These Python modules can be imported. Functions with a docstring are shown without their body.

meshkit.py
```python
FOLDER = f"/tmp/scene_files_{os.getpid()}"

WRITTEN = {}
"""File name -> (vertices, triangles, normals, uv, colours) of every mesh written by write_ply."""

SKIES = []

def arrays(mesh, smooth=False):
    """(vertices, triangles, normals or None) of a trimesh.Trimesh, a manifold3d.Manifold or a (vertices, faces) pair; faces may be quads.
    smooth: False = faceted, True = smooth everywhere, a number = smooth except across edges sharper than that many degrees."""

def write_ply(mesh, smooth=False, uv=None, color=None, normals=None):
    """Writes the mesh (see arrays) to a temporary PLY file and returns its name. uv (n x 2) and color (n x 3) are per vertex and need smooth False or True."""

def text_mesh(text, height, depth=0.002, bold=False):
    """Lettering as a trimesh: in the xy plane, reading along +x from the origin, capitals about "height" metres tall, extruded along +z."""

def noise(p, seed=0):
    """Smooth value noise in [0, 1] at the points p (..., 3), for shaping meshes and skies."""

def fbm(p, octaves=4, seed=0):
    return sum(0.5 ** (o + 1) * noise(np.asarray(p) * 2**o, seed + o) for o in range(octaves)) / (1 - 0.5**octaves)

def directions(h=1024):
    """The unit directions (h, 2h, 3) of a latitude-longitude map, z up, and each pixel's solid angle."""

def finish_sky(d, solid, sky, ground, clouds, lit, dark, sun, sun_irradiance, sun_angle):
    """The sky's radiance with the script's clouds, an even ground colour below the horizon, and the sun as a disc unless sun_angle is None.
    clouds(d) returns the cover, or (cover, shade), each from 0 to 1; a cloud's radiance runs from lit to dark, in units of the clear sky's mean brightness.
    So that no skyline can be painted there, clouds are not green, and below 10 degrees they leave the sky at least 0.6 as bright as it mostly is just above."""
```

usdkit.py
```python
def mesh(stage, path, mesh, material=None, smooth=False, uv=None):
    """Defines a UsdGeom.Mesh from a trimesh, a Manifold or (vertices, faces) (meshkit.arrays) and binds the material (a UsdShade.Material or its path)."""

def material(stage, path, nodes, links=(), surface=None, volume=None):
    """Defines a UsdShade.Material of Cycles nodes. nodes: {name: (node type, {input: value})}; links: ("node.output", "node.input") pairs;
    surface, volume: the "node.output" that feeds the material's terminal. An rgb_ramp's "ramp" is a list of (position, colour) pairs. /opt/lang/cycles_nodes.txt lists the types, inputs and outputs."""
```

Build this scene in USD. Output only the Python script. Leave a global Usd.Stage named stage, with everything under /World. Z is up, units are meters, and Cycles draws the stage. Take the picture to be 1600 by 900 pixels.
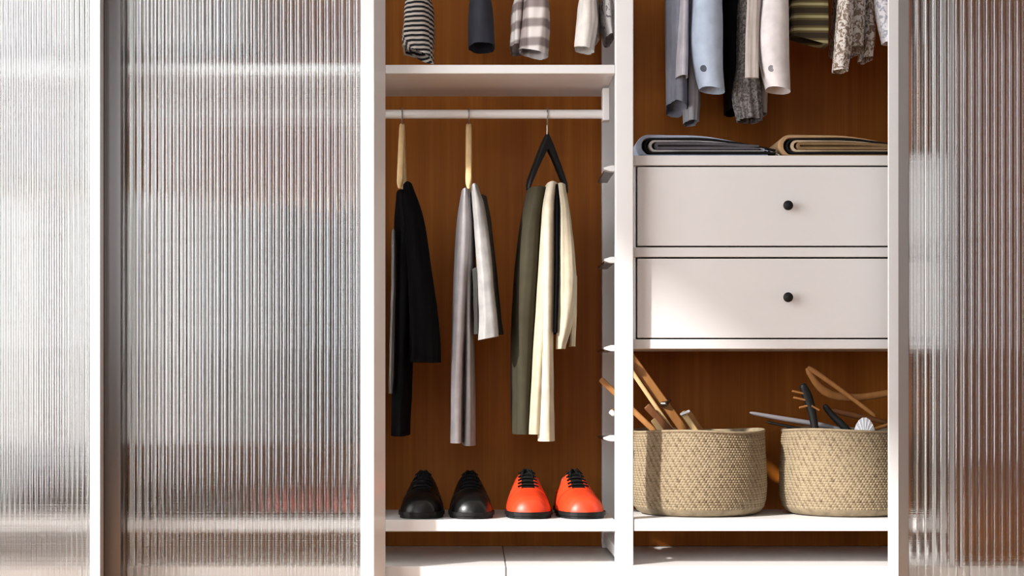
import math, numpy as np, trimesh, manifold3d as m3, usdkit, meshkit
from shapely.geometry import Polygon, LineString
from pxr import Usd, UsdGeom, UsdLux, UsdShade, Gf, Sdf

stage = Usd.Stage.CreateInMemory()
UsdGeom.SetStageUpAxis(stage, 'Z'); UsdGeom.SetStageMetersPerUnit(stage, 1.0)
UsdGeom.Xform.Define(stage, '/World')
PI = math.pi
# ---------------------------------------------------------------- camera, light, exposure
D, PPM, ZC = 4.5, 590.0, 283 / 590.0         # camera distance to the wardrobe front, pixels per metre there, eye height
cam = UsdGeom.Camera.Define(stage, '/World/camera')
cam.AddTranslateOp().Set((0, -D, ZC)); cam.AddRotateXOp().Set(90)
cam.CreateHorizontalApertureAttr(36.0); cam.CreateVerticalApertureAttr(20.25)
cam.CreateFocalLengthAttr(D * PPM * 36 / 1600)
cam.CreateHorizontalApertureOffsetAttr(60 * 36 / 1600); cam.CreateVerticalApertureOffsetAttr(150 * 36 / 1600)
cam.CreateFStopAttr(0.0); cam.CreateClippingRangeAttr((0.05, 200))
cam.CreateExposureAttr(0.3)

def rect_light(name, loc, rot, w, h, inten, col):
    l = UsdLux.RectLight.Define(stage, '/World/' + name)
    l.AddTranslateOp().Set(loc); l.AddRotateXYZOp().Set(rot)
    l.CreateWidthAttr(w); l.CreateHeightAttr(h); l.CreateIntensityAttr(inten); l.CreateColorAttr(col)
WX = -2.2                                     # the left wall
# daylight coming in at the two windows
rect_light('daylight_side', (WX - 0.1, -2.1, 1.46), (90, 0, -90), 2.9, 2.74, 3.9, (1.0, 0.985, 0.97))
rect_light('daylight_rear', (-0.6, -6.55, 1.7), (90, 0, 0), 2.8, 2.0, 0.95, (1.0, 0.98, 0.96))
sun = UsdLux.DistantLight.Define(stage, '/World/sun')
SUN = np.array([1.0, 0.8, -0.75])
sun.AddRotateXYZOp().Set((math.degrees(math.atan2(math.hypot(SUN[0], SUN[1]), -SUN[2])), 0, math.degrees(math.atan2(-SUN[0], SUN[1])))); sun.CreateIntensityAttr(820); sun.CreateAngleAttr(2.5); sun.CreateColorAttr((1.0, 0.965, 0.92))
dome = UsdLux.DomeLight.Define(stage, '/World/sky'); dome.CreateIntensityAttr(0.6); dome.CreateColorAttr((0.85, 0.93, 1.0))

# ---------------------------------------------------------------- helpers
taken = {}
def numbered(parent, name):
    k = (parent, name); n = taken.get(k, 0); taken[k] = n + 1
    return f'{parent}/{name}' if n == 0 else f'{parent}/{name}_{n:03d}'
def setd(p, label=None, cat=None, group=None, kind=None):
    for k, v in (('label', label), ('category', cat), ('group', group), ('kind', kind)):
        if v: p.SetCustomDataByKey(k, v)
    return p
def thing(name, label=None, cat=None, loc=(0, 0, 0), rot=None, group=None, kind=None):
    x = UsdGeom.Xform.Define(stage, numbered('/World', name))
    x.AddTranslateOp().Set(tuple(map(float, loc)))
    if rot is not None:
        if isinstance(rot, (int, float)): x.AddRotateZOp().Set(float(rot))
        else: x.AddRotateXYZOp().Set(tuple(map(float, rot)))
    return setd(x.GetPrim(), label, cat, group, kind)
def obj(name, mesh, mat, parent=None, smooth=35, label=None, cat=None, group=None, kind=None):
    base = '/World' if parent is None else str(parent.GetPath())
    if isinstance(mesh, list): mesh = trimesh.util.concatenate(mesh)
    p = usdkit.mesh(stage, numbered(base, name), mesh, M[mat], smooth=smooth).GetPrim()
    return setd(p, label, cat, group, kind)
def W(px, py, Y=0.0):
    s = (D + Y) / D / PPM
    return np.array([(px - 740) * s, Y, ZC + (600 - py) * s])
def WXp(px, Y=0.0): return W(px, 600, Y)[0]
def WZp(py, Y=0.0): return W(740, py, Y)[2]
def to_tri(man):
    g = man.to_mesh(); return trimesh.Trimesh(g.vert_properties[:, :3], g.tri_verts, process=False)
def rbox(lo, hi, r=0.002, seg=8):
    """a box with rounded edges"""
    lo, hi = np.minimum(lo, hi), np.maximum(lo, hi)
    r = min(r, 0.49 * float((hi - lo).min()))
    s = m3.Manifold.sphere(r, seg)
    return to_tri(m3.Manifold.batch_hull([s.translate(tuple(float(v) for v in (lo[0] + r if i else hi[0] - r, lo[1] + r if j else hi[1] - r, lo[2] + r if k else hi[2] - r)))
                                         for i in (0, 1) for j in (0, 1) for k in (0, 1)]))
def tube(pts, r, seg=10, cap=True):
    pts = np.asarray(pts, float); n = len(pts)
    rr = np.full(n, r) if np.ndim(r) == 0 else np.asarray(r, float)
    t = np.gradient(pts, axis=0); t /= np.linalg.norm(t, axis=1, keepdims=True)
    up = np.array([0, 0, 1.0]) if abs(t[0][2]) < 0.9 else np.array([1.0, 0, 0])
    u = np.cross(t[0], up); u /= np.linalg.norm(u); rings = []
    for i in range(n):
        u = u - t[i] * (u @ t[i]); u /= np.linalg.norm(u); v = np.cross(t[i], u)
        a = np.linspace(0, 2 * PI, seg, endpoint=False)
        rings.append(pts[i] + rr[i] * (np.cos(a)[:, None] * u + np.sin(a)[:, None] * v))
    return loft(np.array(rings), cap, cap)
def loft(R, cap0=True, cap1=True):
    """rings (n, m, 3) closed around m"""
    n, m = R.shape[:2]; v = R.reshape(-1, 3); f = []
    i = np.arange(n - 1)[:, None] * m; j = np.arange(m)[None]; k = (j + 1) % m
    a, b, c, d = i + j, i + k, i + m + k, i + m + j
    f = [np.stack([a, b, c], -1).reshape(-1, 3), np.stack([a, c, d], -1).reshape(-1, 3)]
    if cap0:
        f.append(np.stack([np.full(m, len(v)), (np.arange(m) + 1) % m, np.arange(m)], -1)); v = np.vstack([v, R[0].mean(0)])
    if cap1:
        o = (n - 1) * m
        f.append(np.stack([np.full(m, len(v)), o + np.arange(m), o + (np.arange(m) + 1) % m], -1)); v = np.vstack([v, R[-1].mean(0)])
    t = trimesh.Trimesh(v, np.vstack(f), process=False)
    if t.volume < 0: t.invert()
    return t
def lathe(prof, seg=48):
    a = np.linspace(0, 2 * PI, seg, endpoint=False)
    return loft(np.array([[(r * math.cos(x), r * math.sin(x), z) for x in a] for r, z in prof]))
def prism_xz(poly, y0, y1):
    """a polygon in x, z given thickness along y"""
    t = trimesh.creation.extrude_polygon(Polygon(poly), y1 - y0, engine='earcut')
    v = t.vertices; t.vertices = np.stack([v[:, 0], y1 - v[:, 2], v[:, 1]], 1); return t
def prism_xy(poly, z0, z1):
    t = trimesh.creation.extrude_polygon(Polygon(poly), z1 - z0, engine='earcut'); t.apply_translation((0, 0, z0)); return t

# ---------------------------------------------------------------- materials
M = {}
def mat(name, nodes, links=(), surface='p.BSDF'):
    M[name] = usdkit.material(stage, '/World/Looks/' + name, nodes, links, surface=surface)
def plain(name, col, rough=0.5, **k):
    mat(name, {'p': ('principled_bsdf', dict(base_color=col, roughness=rough, **k))})
def fabric(name, col, rough=0.85, sheen=0.0, bump=0.25, scale=900, var=0.12, **k):
    c = np.array(col)
    mat(name, {'g': ('geometry', {}), 'n': ('noise_texture', {'scale': scale, 'detail': 1}), 'n2': ('noise_texture', {'scale': 25, 'detail': 3}),
               'r': ('rgb_ramp', {'ramp': [(0.3, c * (1 - var)), (0.7, np.minimum(c * (1 + var), 1))]}), 'b': ('bump', {'strength': bump, 'distance': 0.001}),
               'p': ('principled_bsdf', dict(roughness=rough, sheen_weight=sheen, **{'specular_ior_level': 0.2, **k}))},
        [('g.position', 'n.vector'), ('g.position', 'n2.vector'), ('n2.fac', 'r.fac'), ('r.color', 'p.base_color'), ('n.fac', 'b.height'), ('b.normal', 'p.normal')])
def bands(name, period, ramp, direction='z', rough=0.85, dist=0.6):
    mat(name, {'g': ('geometry', {}), 'w': ('wave_texture', {'bands_direction': direction, 'scale': 2 * PI / 20 / period, 'distortion': dist, 'detail': 0, 'detail_scale': 0.3}),
               'r': ('rgb_ramp', {'ramp': ramp}), 'p': ('principled_bsdf', {'roughness': rough, 'sheen_weight': 0.0})},
        [('g.position', 'w.vector'), ('w.fac', 'r.fac'), ('r.color', 'p.base_color')])
def wood(name, cols, scale=(55, 55, 2.0), rough=0.45, bump=0.06):
    mat(name, {'g': ('texture_coordinate', {}), 'm': ('mapping', {'scale': scale}), 'n': ('noise_texture', {'scale': 1, 'detail': 5, 'roughness': 0.6}),
               'm2': ('mapping', {'scale': tuple(0.16 * np.array(scale))}), 'n2': ('noise_texture', {'scale': 1, 'detail': 2}),
               'a': ('mix_float', {'fac': 0.45}), 'r': ('rgb_ramp', {'ramp': cols}), 'b': ('bump', {'strength': bump, 'distance': 0.002}),
               'p': ('principled_bsdf', {'roughness': rough, 'specular_ior_level': 0.2})},
        [('g.object', 'm.vector'), ('m.vector', 'n.vector'), ('g.object', 'm2.vector'), ('m2.vector', 'n2.vector'), ('n.fac', 'a.a'), ('n2.fac', 'a.b'),
         ('a.result', 'r.fac'), ('r.color', 'p.base_color'), ('n.fac', 'b.height'), ('b.normal', 'p.normal')])
plain('white_lacquer', (0.80, 0.79, 0.785), 0.38)
plain('drawer_lacquer', (0.74, 0.72, 0.71), 0.42)
plain('frame_lacquer', (0.78, 0.775, 0.77), 0.3, coat_weight=0.3)
plain('wall_paint', (0.30, 0.295, 0.29), 0.9)
plain('ceiling_paint', (0.6, 0.6, 0.6), 0.9)
plain('tile', (0.80, 0.77, 0.75), 0.35)
plain('grout', (0.30, 0.28, 0.27), 0.9)
plain('dark_metal', (0.19, 0.172, 0.165), 0.25, metallic=1.0)
plain('steel', (0.30, 0.28, 0.26), 0.35, metallic=1.0)
plain('black_plastic', (0.006, 0.006, 0.006), 0.5, specular_ior_level=0.3)
plain('black_leather', (0.004, 0.004, 0.004), 0.32, specular_ior_level=0.5)
plain('black_rubber', (0.006, 0.006, 0.006), 0.55, specular_ior_level=0.3)
plain('maroon_leather', (0.22, 0.018, 0.010), 0.42)
plain('black_lace', (0.004, 0.004, 0.004), 0.8, specular_ior_level=0.2)
plain('white_plastic', (0.82, 0.83, 0.86), 0.4)
plain('grey_plastic', (0.16, 0.15, 0.16), 0.45)
mat('red_leather', {'g': ('texture_coordinate', {}), 'n': ('noise_texture', {'scale': 420, 'detail': 2}), 'b': ('bump', {'strength': 0.12, 'distance': 0.001}),
                    'p': ('principled_bsdf', {'base_color': (0.72, 0.050, 0.012), 'roughness': 0.42})},
    [('g.object', 'n.vector'), ('n.fac', 'b.height'), ('b.normal', 'p.normal')])
wood('back_wood', [(0.25, (0.21, 0.055, 0.004)), (0.5, (0.31, 0.092, 0.007)), (0.75, (0.42, 0.140, 0.014))], (70, 70, 1.6), 0.55)
wood('oak_floor', [(0.25, (0.26, 0.11, 0.03)), (0.55, (0.34, 0.155, 0.05)), (0.8, (0.40, 0.19, 0.07))], (3, 40, 40), 0.5)
wood('pale_wood', [(0.3, (0.58, 0.38, 0.17)), (0.7, (0.75, 0.55, 0.30))], (50, 50, 6), 0.4)
wood('brown_wood', [(0.3, (0.26, 0.11, 0.03)), (0.7, (0.42, 0.20, 0.07))], (50, 50, 8), 0.38)
wood('dark_wood', [(0.3, (0.12, 0.045, 0.018)), (0.7, (0.20, 0.08, 0.03))], (50, 50, 8), 0.4)
mat('reeded_glass', {'g': ('geometry', {}), 'x': ('separate_xyz', {}), 'n': ('noise_texture', {'dimensions': '1D', 'scale': 1100, 'detail': 1}),
                     'b': ('bump', {'strength': 1.0, 'distance': 0.00018, 'filter_width': 0.02}),
                     'p': ('principled_bsdf', {'base_color': (0.97, 0.975, 0.97), 'roughness': 0.05, 'transmission_weight': 1.0, 'ior': 1.5}),
                     'gl': ('glossy_bsdf', {'color': (0.95, 0.95, 0.95), 'roughness': 0.05}), 'mx': ('mix_closure', {'fac': 0.06})},
    [('g.position', 'x.vector'), ('x.z', 'n.w'), ('n.fac', 'b.height'), ('b.normal', 'p.normal'), ('p.BSDF', 'mx.closure1'), ('gl.BSDF', 'mx.closure2')], 'mx.closure')
fabric('black_wool', (0.004, 0.004, 0.0045), specular_ior_level=0.05); fabric('black_wool_lining', (0.14, 0.135, 0.13))
fabric('grey_wool', (0.28, 0.27, 0.275)); fabric('silver_wool', (0.46, 0.44, 0.46)); fabric('silver_satin', (0.30, 0.29, 0.285), 0.42, 0.0, 0.05, var=0.2, specular_ior_level=0.6)
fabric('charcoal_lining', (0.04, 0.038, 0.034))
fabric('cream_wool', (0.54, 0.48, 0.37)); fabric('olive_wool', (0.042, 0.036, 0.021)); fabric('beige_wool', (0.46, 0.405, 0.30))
fabric('navy_cotton', (0.04, 0.042, 0.056)); fabric('white_linen', (0.74, 0.69, 0.64)); fabric('blue_cotton', (0.42, 0.49, 0.60))
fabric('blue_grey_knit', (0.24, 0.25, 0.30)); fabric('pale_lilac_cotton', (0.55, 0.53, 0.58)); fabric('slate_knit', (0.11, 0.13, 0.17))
fabric('grey_knit', (0.34, 0.33, 0.35)); fabric('taupe_cotton', (0.50, 0.44, 0.40)); fabric('rosy_white_cotton', (0.74, 0.69, 0.685))
fabric('black_cotton', (0.006, 0.005, 0.005))
fabric('blanket_blue', (0.34, 0.38, 0.48)); fabric('blanket_black', (0.005, 0.005, 0.005)); fabric('blanket_grey', (0.44, 0.42, 0.42)); fabric('blanket_charcoal', (0.085, 0.08, 0.09))
fabric('blanket_tan', (0.40, 0.25, 0.13)); fabric('blanket_beige', (0.50, 0.38, 0.26)); fabric('blanket_brown', (0.20, 0.125, 0.06)); fabric('fringe_wool', (0.55, 0.5, 0.42))
fabric('charcoal_cloth', (0.06, 0.057, 0.055)); fabric('mid_grey_cloth', (0.20, 0.19, 0.185)); fabric('pale_cloth', (0.70, 0.69, 0.68)); fabric('grey_cloth', (0.36, 0.355, 0.36))
bands('breton_stripe', 0.0128, [(0.46, (0.012, 0.012, 0.016)), (0.54, (0.72, 0.66, 0.60))], dist=1.5)
bands('olive_stripe', 0.034, [(0.36, (0.030, 0.019, 0.008)), (0.45, (0.10, 0.075, 0.022)), (0.86, (0.11, 0.085, 0.028)), (0.92, (0.36, 0.33, 0.17))], dist=0.25)
mat('plaid', {'g': ('geometry', {}), 'w': ('wave_texture', {'bands_direction': 'z', 'scale': 2 * PI / 20 / 0.052, 'distortion': 0.5, 'detail': 0}),
              'v': ('wave_texture', {'bands_direction': 'x', 'scale': 2 * PI / 20 / 0.075, 'distortion': 0.5, 'detail': 0, 'phase': 1.4}),
              'r': ('rgb_ramp', {'ramp': [(0.25, (0.30, 0.25, 0.24)), (0.4, (0.52, 0.47, 0.44)), (0.6, (0.78, 0.72, 0.68)), (0.95, (0.80, 0.75, 0.72))]}),
              's': ('rgb_ramp', {'ramp': [(0.2, (0.55, 0.50, 0.50)), (0.45, (1, 1, 1))]}), 'x': ('mix', {'mix_type': 'multiply', 'fac': 1.0}),
              'p': ('principled_bsdf', {'roughness': 0.85})},
    [('g.position', 'w.vector'), ('g.position', 'v.vector'), ('w.fac', 'r.fac'), ('v.fac', 's.fac'), ('r.color', 'x.color1'), ('s.color', 'x.color2'), ('x.color', 'p.base_color')])
def spotted(name, base, spot, scale, lo=0.44, hi=0.52):
    mat(name, {'g': ('geometry', {}), 'n': ('noise_texture', {'scale': scale, 'detail': 2, 'distortion': 1.5}), 'r': ('rgb_ramp', {'ramp': [(lo, spot), (hi, base)]}),
               'p': ('principled_bsdf', {'roughness': 0.85})}, [('g.position', 'n.vector'), ('n.fac', 'r.fac'), ('r.color', 'p.base_color')])
spotted('floral_print', (0.62, 0.57, 0.52), (0.20, 0.14, 0.10), 75)
spotted('pale_print', (0.72, 0.72, 0.75), (0.36, 0.37, 0.43), 60, 0.38, 0.46)
spotted('branch_print', (0.44, 0.42, 0.41), (0.12, 0.11, 0.12), 48, 0.38, 0.44)
spotted('fur_knit', (0.20, 0.18, 0.17), (0.05, 0.045, 0.045), 90, 0.4, 0.6)
mat('straw', {'a': ('attribute', {'attribute': 'yarn'}), 'g': ('texture_coordinate', {}), 'n': ('noise_texture', {'scale': 60, 'detail': 3}),
              's': ('math', {'math_type': 'multiply_add', 'value2': 0.7}), 'r': ('rgb_ramp', {'ramp': [(0.22, (0.06, 0.04, 0.02)), (0.55, (0.155, 0.112, 0.062)), (0.95, (0.29, 0.225, 0.14))]}),
              'p': ('principled_bsdf', {'roughness': 0.8})},
    [('g.object', 'n.vector'), ('a.fac', 's.value1'), ('n.fac', 's.value3'), ('s.value', 'r.fac'), ('r.color', 'p.base_color')])

# ---------------------------------------------------------------- the room
RX, RY, CZ, FZ = 3.2, -6.5, 3.1, -0.062
Z_TOP = 2.35
fl = thing('floor', kind='structure')
rng = np.random.default_rng(3)
for i in range(14):                                             # broad oak boards, running along the wardrobe
    y1 = -0.03 - i * 0.464
    x = -2.2 - rng.uniform(0, 1.2)
    while x < RX:
        x2 = x + rng.uniform(1.5, 2.6)
        a, b = max(x, WX), min(x2, RX)
        if b - a > 0.05: obj('floor_board', trimesh.creation.box(bounds=[(a + .001, y1 - 0.463, FZ - 0.02), (b - .001, y1 - 0.001, FZ)]), 'oak_floor', fl, smooth=False)
        x = x2
obj('floor_bed', trimesh.creation.box(bounds=[(WX - .2, RY - .1, FZ - 0.06), (RX + .1, 0.65, FZ - 0.02)]), 'grout', fl, smooth=False)
obj('wall_front', trimesh.creation.box(bounds=[(WX - .2, 0.56, FZ - .02), (RX + .1, 0.66, CZ)]), 'wall_paint', kind='structure', smooth=False)
obj('wall_right', trimesh.creation.box(bounds=[(RX, RY, FZ), (RX + .1, 0.56, CZ)]), 'wall_paint', kind='structure', smooth=False)
# left wall: pieces round a tall window
wy0, wy1, wz0, wz1 = -3.55, -0.65, 0.09, 2.88
obj('wall_left', [trimesh.creation.box(bounds=b) for b in ([(WX - .2, RY, FZ), (WX, wy0, CZ)], [(WX - .2, wy1, FZ), (WX, 0.56, CZ)],
     [(WX - .2, wy0, FZ), (WX, wy1, wz0)], [(WX - .2, wy0, wz1), (WX, wy1, CZ)])], 'wall_paint', kind='structure', smooth=False)
bx0, bx1, bz0, bz1 = -2.0, 0.8, 0.7, 2.7
obj('wall_back', [trimesh.creation.box(bounds=b) for b in ([(WX - .2, RY - .1, FZ), (bx0, RY, CZ)], [(bx1, RY - .1, FZ), (RX + .1, RY, CZ)],
     [(bx0, RY - .1, FZ), (bx1, RY, bz0)], [(bx0, RY - .1, bz1), (bx1, RY, CZ)])], 'wall_paint', kind='structure', smooth=False)
obj('ceiling', trimesh.creation.box(bounds=[(WX - .2, RY - .1, CZ), (RX + .1, 0.66, CZ + .1)]), 'ceiling_paint', kind='structure', smooth=False)
# tiled plinth below the wardrobe
pl = thing('plinth_floor', kind='structure')
PY0 = -0.03
seam = WXp(790.5, 0.0)
for k in range(-2, 3):
    a, b = seam + k * 1.2, seam + (k + 1) * 1.2
    a, b = max(a, WX + .005), min(b, 2.9)
    obj('tile', rbox((a + .0018, PY0, FZ), (b - .0018, 0.555, 0.0), 0.0015), 'tile', pl)
obj('grout_bed', trimesh.creation.box(bounds=[(WX + .006, PY0 + .004, FZ), (2.895, 0.553, -0.003)]), 'grout', pl, smooth=False)

# ---------------------------------------------------------------- wardrobe frame
XP0, XP1 = WXp(961.5), WXp(990)               # the middle side frame
BAY_R = WXp(1468)                             # right end of the right bay
BAY_L = WXp(188)
xl = WX + 0.02
edges = [xl, (WXp(160) + BAY_L) / 2, (XP0 + XP1) / 2, (BAY_R + WXp(1496)) / 2, 2.0]
names = ['behind the leftmost reeded door', 'in the bay with the long coats', 'behind the drawers and baskets', 'behind the right reeded door']
for (a, b), nm in zip(zip(edges[:-1], edges[1:]), names):
    w_ = nm == names[0]
    obj('back_panel', rbox((a + .001, 0.52, 0.001), (b - .001, 0.538, Z_TOP - .02), 0.001), 'white_lacquer' if w_ else 'back_wood', label=('white' if w_ else 'brown wood veneer') + ' back panel ' + nm, cat='back panel')
def side_frame(x0, x1, label, brk=()):
    t = thing('side_frame', label, 'side frame', (x0, 0, 0.0))
    w = x1 - x0
    obj('front_post', rbox((0, 0, 0), (w, 0.032, Z_TOP - .021), 0.003), 'white_lacquer', t)
    obj('back_post', rbox((0, 0.468, 0), (w, 0.5, Z_TOP - .021), 0.003), 'white_lacquer', t)
    obj('foot_bar', rbox((0.004, 0.032, 0.012), (w - 0.004, 0.468, 0.045), 0.003), 'white_lacquer', t)
    obj('top_bar', rbox((0.004, 0.032, 2.25), (w - 0.004, 0.468, 2.29), 0.003), 'white_lacquer', t)
    for px, Y in brk:
        z = WZp(px, Y)
        obj('bracket', prism_xz([(-.021, z - .001), (-.021, z + .004), (-.002, z + .010), (0.01, z + .010), (0.01, z - .006), (-.004, z - .006)], Y, Y + 0.03), 'white_lacquer', t, smooth=False)
        obj('shelf_pin', trimesh.creation.box(bounds=[(-.018, Y + .03, z - .005), (.01, 0.40, z + .001)]), 'steel', t, smooth=False)
    return t
side_frame(XP0, XP1, 'white open side frame standing between the coats and the drawers', [(264, 0.12), (407, 0.12), (545, 0.12), (686, 0.12)])
side_frame(WXp(160), BAY_L, 'white open side frame behind the strip between the two left doors')
side_frame(BAY_R, WXp(1496), 'white open side frame behind the right reeded door')
obj('top_board', rbox((xl, 0, Z_TOP - .02), (2.0, 0.54, Z_TOP), 0.002), 'white_lacquer', label='white board across the top of the wardrobe', cat='wardrobe top')
def board(name, x0, x1, py0, py1, y0, y1, label, cat='shelf', m='white_lacquer'):
    return obj(name, rbox((x0 + .0005, y0, WZp(py1, y0)), (x1 - .0005, y1, WZp(py0, y0)), 0.0025), m, label=label, cat=cat)
SH_Y0, SH_Y1 = 0.004, 0.365
board('shelf', BAY_L, XP0, 101, 115, SH_Y0, SH_Y1, 'white shelf above the hanging rail with the long coats')
board('shelf', BAY_L, XP0, 812, 830.5, SH_Y0, SH_Y1, 'white low shelf carrying the red and black shoes')
board('shelf', XP1, BAY_R, 811, 830, SH_Y0, SH_Y1, 'white low shelf carrying the two woven baskets')
board('shelf', xl, WXp(160), 101, 115, SH_Y0, SH_Y1, 'white upper shelf behind the leftmost reeded door')
board('shelf', xl, WXp(160), 808, 830, SH_Y0, SH_Y1, 'white low shelf behind the leftmost reeded door')
RAIL_Y, RAIL_R = 0.20, 0.0125
def rail(x0, x1, z, label):
    t = thing('clothes_rail', label, 'clothes rail', ((x0 + x1) / 2, RAIL_Y, z))
    h = (x1 - x0) / 2
    obj('tube', tube([(-h, 0, 0), (h, 0, 0)], RAIL_R, 20), 'white_lacquer', t)
    for s in (-1, 1):
        a, b = sorted((s * h, s * (h - 0.02)))
        obj('rail_bracket', rbox((a, -.022, -.02), (b, .022, 0.07), 0.003), 'white_lacquer', t)
RAIL_Z = WZp(178.5, RAIL_Y)
rail(BAY_L, XP0, RAIL_Z, 'white hanging rail holding the three long coats')
UP_L, UP_R = 1.62, 1.86
rail(BAY_L, XP0, UP_L, 'white rail above the upper shelf holding the short tops')
rail(XP1, BAY_R, UP_R, 'white rail above the drawers holding shirts and blouses')
rail(xl, WXp(160), RAIL_Z, 'white hanging rail behind the leftmost reeded door')

cf = thing('tall_cabinet', 'brown wooden cabinet front behind the right reeded door', 'cabinet')
cx_ = WXp(1506, .02)
obj('body', rbox((cx_, 0.04, 0.001), (1.985, 0.50, Z_TOP - .022), 0.001), 'back_wood', cf)
for k in range(2):
    a, b = cx_ + k * (1.985 - cx_) / 2, cx_ + (k + 1) * (1.985 - cx_) / 2
    obj('door', rbox((a + .0015, 0.02, 0.05), (b - .0015, 0.0395, Z_TOP - .03), 0.002), 'back_wood', cf)
# drawer unit
DY = 0.043
du = thing('drawer_unit', 'white two-drawer unit with round black knobs', 'drawer unit', (0, 0, 0))
def dub(name, py0, py1): obj(name, rbox((XP1 + .0005, DY - .002, WZp(py1, DY)), (BAY_R - .0005, 0.44, WZp(py0, DY)), 0.0015), 'drawer_lacquer', du)
dub('top_board', 243, 258.5); dub('middle_board', 386.5, 401.5); dub('bottom_board', 530, 545)
zt, zb = WZp(258.5, DY), WZp(530, DY)
obj('side_panel', rbox((XP1 + .0005, DY + .02, zb), (XP1 + .012, 0.44, zt), .001), 'drawer_lacquer', du)
obj('side_panel', rbox((BAY_R - .012, DY + .02, zb), (BAY_R - .0005, 0.44, zt), .001), 'drawer_lacquer', du)
obj('back_board', rbox((XP1 + .012, 0.43, zb), (BAY_R - .012, 0.438, zt), .001), 'drawer_lacquer', du)
for a, b, kz in ((260.8, 384, 322), (404, 528, 465)):
    x0, x1 = WXp(996.5, DY), WXp(1465, DY)
    d = obj('drawer', [rbox((x0, DY, WZp(b, DY)), (x1, DY + .018, WZp(a, DY)), 0.0018),
                       rbox((x0 + .03, DY + .018, WZp(b - 6, DY)), (x0 + .042, 0.42, WZp(a + 14, DY))), rbox((x1 - .042, DY + .018, WZp(b - 6, DY)), (x1 - .03, 0.42, WZp(a + 14, DY))),
                       rbox((x0 + .042, DY + .018, WZp(b - 6, DY)), (x1 - .042, 0.42, WZp(b - 8.5, DY)), .001)], 'drawer_lacquer', du)
    kn = lathe([(0.0055, 0), (0.006, .003), (0.0055, .008), (0.008, .012), (0.0118, .015), (0.0132, .0185), (0.0125, .022), (0.008, .0245), (0.0015, .0255)], 32)
    kn.apply_transform(trimesh.transformations.rotation_matrix(PI / 2, (1, 0, 0))); kn.apply_translation(W(1229.5, kz, DY))
    obj('knob', kn, 'black_plastic', d, label='round black knob')

# ---------------------------------------------------------------- sliding doors of reeded glass
def reeded(x0, x1, pitch, y, z0, z1, sag=0.0048, thick=0.004, seg=14):
    n = max(1, round((x1 - x0) / pitch)); p = (x1 - x0) / n
    R = (p * p / 4 + sag * sag) / (2 * sag); half = math.asin(p / 2 / R)
    pts = []
    for i in range(n):
        c = x0 + (i + .5) * p
        for a in np.linspace(-half, half, seg, endpoint=False):
            pts.append((c + R * math.sin(a), y - (R * math.cos(a) - R * math.cos(half))))
    pts += [(x1, y), (x1, y + thick), (x0, y + thick)]
    return prism_xy(pts, z0, z1)
DZ0, DZ1 = FZ + 0.008, 2.33
def stile(px0, px1, px2, Y, back=0.062):
    """white profile: a flat rounded face px0..px1, then a chamfer falling back to px2 on its right"""
    x0, x1, x2 = WXp(px0, Y), WXp(px1, Y), WXp(px2, Y + 0.050)
    c = Polygon([(x0, Y), (x1, Y), (x2, Y + 0.050), (x2, Y + back), (WXp(px0, Y + back) if px0 > 740 else x0, Y + back)]).buffer(-.003).buffer(.003, quad_segs=4)
    return prism_xy(list(c.exterior.coords)[:-1], DZ0, DZ1)
YB, YA = -0.125, -0.185
dB = thing('sliding_door', 'wide reeded glass sliding door left of the hanging coats', 'sliding door', (0, 0, 0))
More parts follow.
